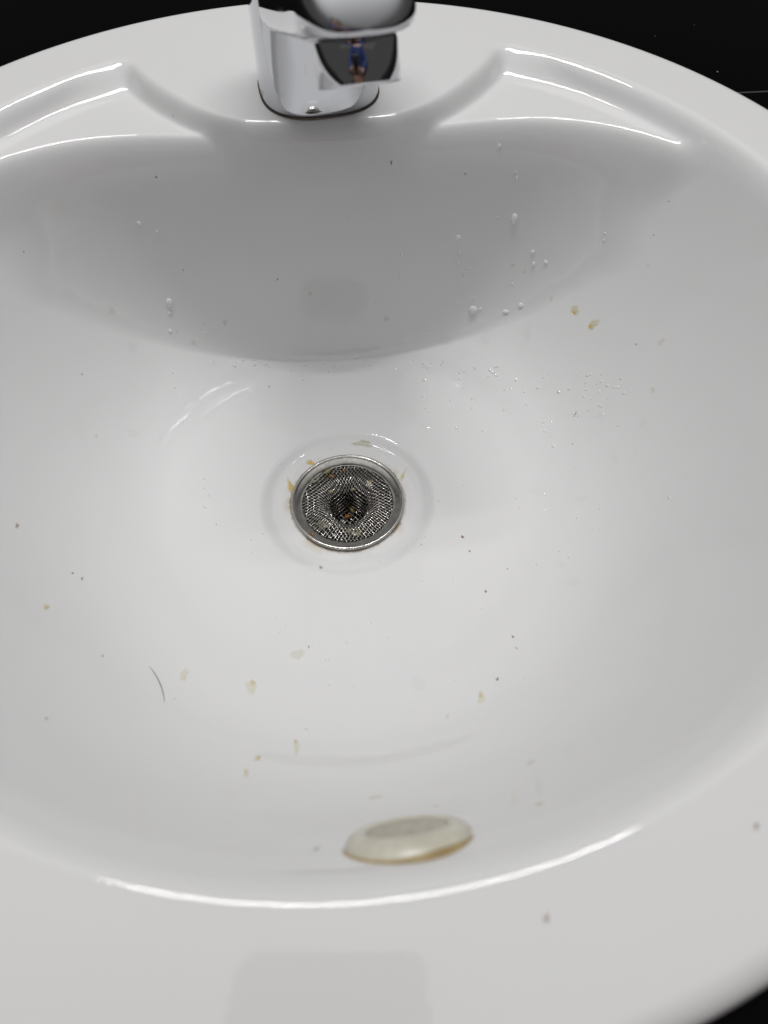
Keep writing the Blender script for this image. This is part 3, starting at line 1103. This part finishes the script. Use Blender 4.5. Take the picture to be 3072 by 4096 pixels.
# ------------------------------------------------------------------ the phone that takes the picture, mirrored in the front rim
def build_phone():
    w, l, t, rc = 0.0775, 0.163, 0.0088, 0.0095
    root = empty('phone', (0, 0, 0))
    tag(root, 'dark phone held above the front rim, mirrored in its glaze', 'phone')

    def slab(w_, l_, z0, z1, bev):
        v, f = [], []
        rows = []
        for z, ins in ((z0, bev), (z0 + bev * 0.3, bev * 0.3), (z0 + bev, 0), (z1 - bev, 0), (z1 - bev * 0.3, bev * 0.3), (z1, bev)):
            row = []
            for cx, cy, a0 in ((1, 1, 0), (-1, 1, 90), (-1, -1, 180), (1, -1, 270)):
                for k in range(9):
                    a = R(a0 + k * 90 / 8)
                    row.append(len(v))
                    v.append((cx * (w_ / 2 - rc) + (rc - ins) * math.cos(a), cy * (l_ / 2 - rc) + (rc - ins) * math.sin(a), z))
            rows.append(row)
        for a, b in zip(rows[:-1], rows[1:]):
            for i in range(len(a)):
                j = (i + 1) % len(a)
                f.append((a[i], a[j], b[j], b[i]))
        f.append(tuple(rows[0][::-1]))
        f.append(tuple(rows[-1]))
        return mesh('case', v, f)
    col_obj('case', slab(w, l, 0.0, t, 0.0012), simple('dark_phone_case', (0.03, 0.03, 0.035), 0.35), root, smooth=False)
    lens = col_obj('lens_ring', lathe('lens_ring', [(0.0052, -0.0002), (0.0052, -0.0010), (0.0046, -0.0012), (0.0036, -0.0010), (0.0034, -0.0002)], 40, close=True), simple('black_lens_ring', (0.02, 0.02, 0.02), 0.2), root)
    # lens near the top edge; the back faces the basin (local -z = view direction)
    lx, ly = 0.0190, l / 2 - 0.0095
    lens.location = (lx, ly, 0)
    rot = Matrix(((RT[0], UP[0], -FW[0]), (RT[1], UP[1], -FW[1]), (RT[2], UP[2], -FW[2])))
    org = CAM - FW * 0.0016 - RT * lx - UP * ly
    root.matrix_world = Matrix.Translation(Vector(org)) @ rot.to_4x4()
    return root


phone = build_phone()


# ------------------------------------------------------------------ the person holding it, seen only as a small figure in the chrome
def skinned(name, verts, edges, radii, mat, parent, sub=2):
    me = bpy.data.meshes.new(name)
    me.from_pydata([tuple(map(float, v)) for v in verts], edges, [])
    me.materials.append(mat)
    o = bpy.data.objects.new(name, me)
    scene.collection.objects.link(o)
    o.parent = parent
    sk = o.modifiers.new('skin', 'SKIN')
    sk.use_smooth_shade = True
    for k, sv in enumerate(me.skin_vertices[0].data):
        r_ = radii[k]
        sv.radius = r_ if isinstance(r_, tuple) else (r_, r_)
        sv.use_root = (k == 0)
    ss = o.modifiers.new('subdivision', 'SUBSURF')
    ss.levels = ss.render_levels = sub
    return o


def build_person():
    root = empty('person', (0.0, -0.64, -0.85))
    tag(root, 'person in a blue jacket holding the phone, reflected in the chrome tap', 'person')
    off = np.array([0.0, -0.64, -0.85])
    skin_m = varied('skin', (0.52, 0.32, 0.23), (0.46, 0.27, 0.19), 40, 0.5)
    blue_m = varied('blue_jacket_cloth', (0.02, 0.045, 0.17), (0.015, 0.03, 0.12), 60, 0.8)
    dark_m = varied('dark_trouser_cloth', (0.03, 0.03, 0.035), (0.02, 0.02, 0.025), 60, 0.85)
    hair_m = varied('dark_hair_strands', (0.02, 0.016, 0.014), (0.035, 0.028, 0.022), 80, 0.5)
    # torso, neck and head, arms to the wrists, legs
    V = [(0, -0.64, 0.08), (0, -0.63, 0.25), (0, -0.62, 0.42), (0, -0.60, 0.54), (0, -0.585, 0.60), (0, -0.565, 0.665), (0, -0.555, 0.735), (0, -0.565, 0.79),
         (0, -0.475, 0.675)]
    Rr = [(0.15, 0.11), (0.145, 0.105), (0.165, 0.115), (0.11, 0.08), 0.055, (0.07, 0.085), (0.075, 0.095), (0.055, 0.065), 0.013]
    E_ = [(0, 1), (1, 2), (2, 3), (3, 4), (4, 5), (5, 6), (6, 7), (5, 8)]
    pc = CAM - RT * 0.019 - UP * 0.105
    for sgn in (-1, 1):
        b = len(V)
        wrist = pc + RT * sgn * 0.085 - UP * 0.055 - FW * 0.02
        V += [(sgn * 0.17, -0.62, 0.51), (sgn * 0.24, -0.54, 0.25), tuple(wrist)]
        Rr += [0.062, 0.046, 0.029]
        E_ += [(3, b), (b, b + 1), (b + 1, b + 2)]
        palm = pc + RT * sgn * 0.060 - UP * 0.012 - FW * 0.006
        p = len(V)
        V.append(tuple(palm))
        Rr.append((0.030, 0.017))
        E_.append((b + 2, p))
        for q, (du, ln) in enumerate(((0.030, 0.92), (0.010, 1.0), (-0.010, 0.95), (-0.030, 0.78))):
            k = len(V)
            V += [tuple(pc + RT * sgn * 0.058 + UP * du + FW * 0.008), tuple(pc + RT * sgn * (0.052 - 0.020 * ln) + UP * (du + 0.004) + FW * 0.013), tuple(pc + RT * sgn * (0.052 - 0.042 * ln) + UP * (du + 0.007) + FW * 0.011)]
            Rr += [0.0088, 0.0080, 0.0070]
            E_ += [(p, k), (k, k + 1), (k + 1, k + 2)]
        k = len(V)
        V += [tuple(pc + RT * sgn * 0.052 + UP * 0.012 - FW * 0.020), tuple(pc + RT * sgn * 0.030 + UP * 0.030 - FW * 0.021)]
        Rr += [0.0100, 0.0085]
        E_ += [(p, k), (k, k + 1)]
    for sgn in (-1, 1):
        b = len(V)
        V += [(sgn * 0.09, -0.64, -0.02), (sgn * 0.10, -0.625, -0.38), (sgn * 0.10, -0.645, -0.77), (sgn * 0.11, -0.52, -0.815)]
        Rr += [0.085, 0.058, 0.042, (0.042, 0.030)]
        E_ += [(0, b), (b, b + 1), (b + 1, b + 2), (b + 2, b + 3)]
    skinned('body', [np.array(v) - off for v in V], E_, Rr, skin_m, root)
    J = [V[0], V[1], V[2], V[3]]
    JR = [(0.168, 0.128), (0.165, 0.125), (0.184, 0.134), (0.125, 0.095)]
    JE = [(0, 1), (1, 2), (2, 3)]
    for sgn in (-1, 1):
        b = len(J)
        wrist = pc + RT * sgn * 0.092 - UP * 0.075 - FW * 0.03
        J += [(sgn * 0.17, -0.62, 0.51), (sgn * 0.24, -0.54, 0.25), tuple(wrist)]
        JR += [0.078, 0.062, 0.046]
        JE += [(3, b), (b, b + 1), (b + 1, b + 2)]
    skinned('jacket', [np.array(v) - off for v in J], JE, JR, blue_m, root)
    T = [(0, -0.64, 0.06)]
    TR = [(0.16, 0.12)]
    TE = []
    for sgn in (-1, 1):
        b = len(T)
        T += [(sgn * 0.09, -0.64, -0.04), (sgn * 0.10, -0.625, -0.38), (sgn * 0.10, -0.645, -0.74)]
        TR += [0.098, 0.074, 0.062]
        TE += [(0, b), (b, b + 1), (b + 1, b + 2)]
    skinned('trousers', [np.array(v) - off for v in T], TE, TR, dark_m, root)
    skinned('hair', [np.array(v) - off for v in [(0, -0.60, 0.73), (0, -0.585, 0.79), (0, -0.625, 0.67)]], [(0, 1), (0, 2)], [(0.084, 0.090), (0.066, 0.070), (0.060, 0.050)], hair_m, root)
    for sgn in (-1, 1):
        e = col_obj('eye', lathe('eye', [(0.0, 0.011)] + [(0.011 * math.sin(a), 0.011 * math.cos(a)) for a in np.linspace(0.3, 2.8, 8)] + [(0.0, -0.011)], 16), simple('eye_white', (0.6, 0.6, 0.58), 0.2), root)
        e.location = Vector(np.array([sgn * 0.030, -0.484, 0.712]) - off)
    return root


person = build_person()

# bits of lint on the black counter
for px, py, w in ((2870, 288, 9), (2620, 145, 4), (2777, 100, 3)):
    d_ = pix_ray(px, py)
    p_ = CAM + d_ * ((-0.0122 - CAM[2]) / d_[2])
    o_ = scrap('lint', tuple(p_), (w * 0.00005, w * 0.00008, w * 0.00004), simple('pale_lint', (0.14, 0.14, 0.13), 0.9), 'pale lint bit lying on the black counter behind the rim', 'lint', px)
    o_['group'] = 'lint on the counter'
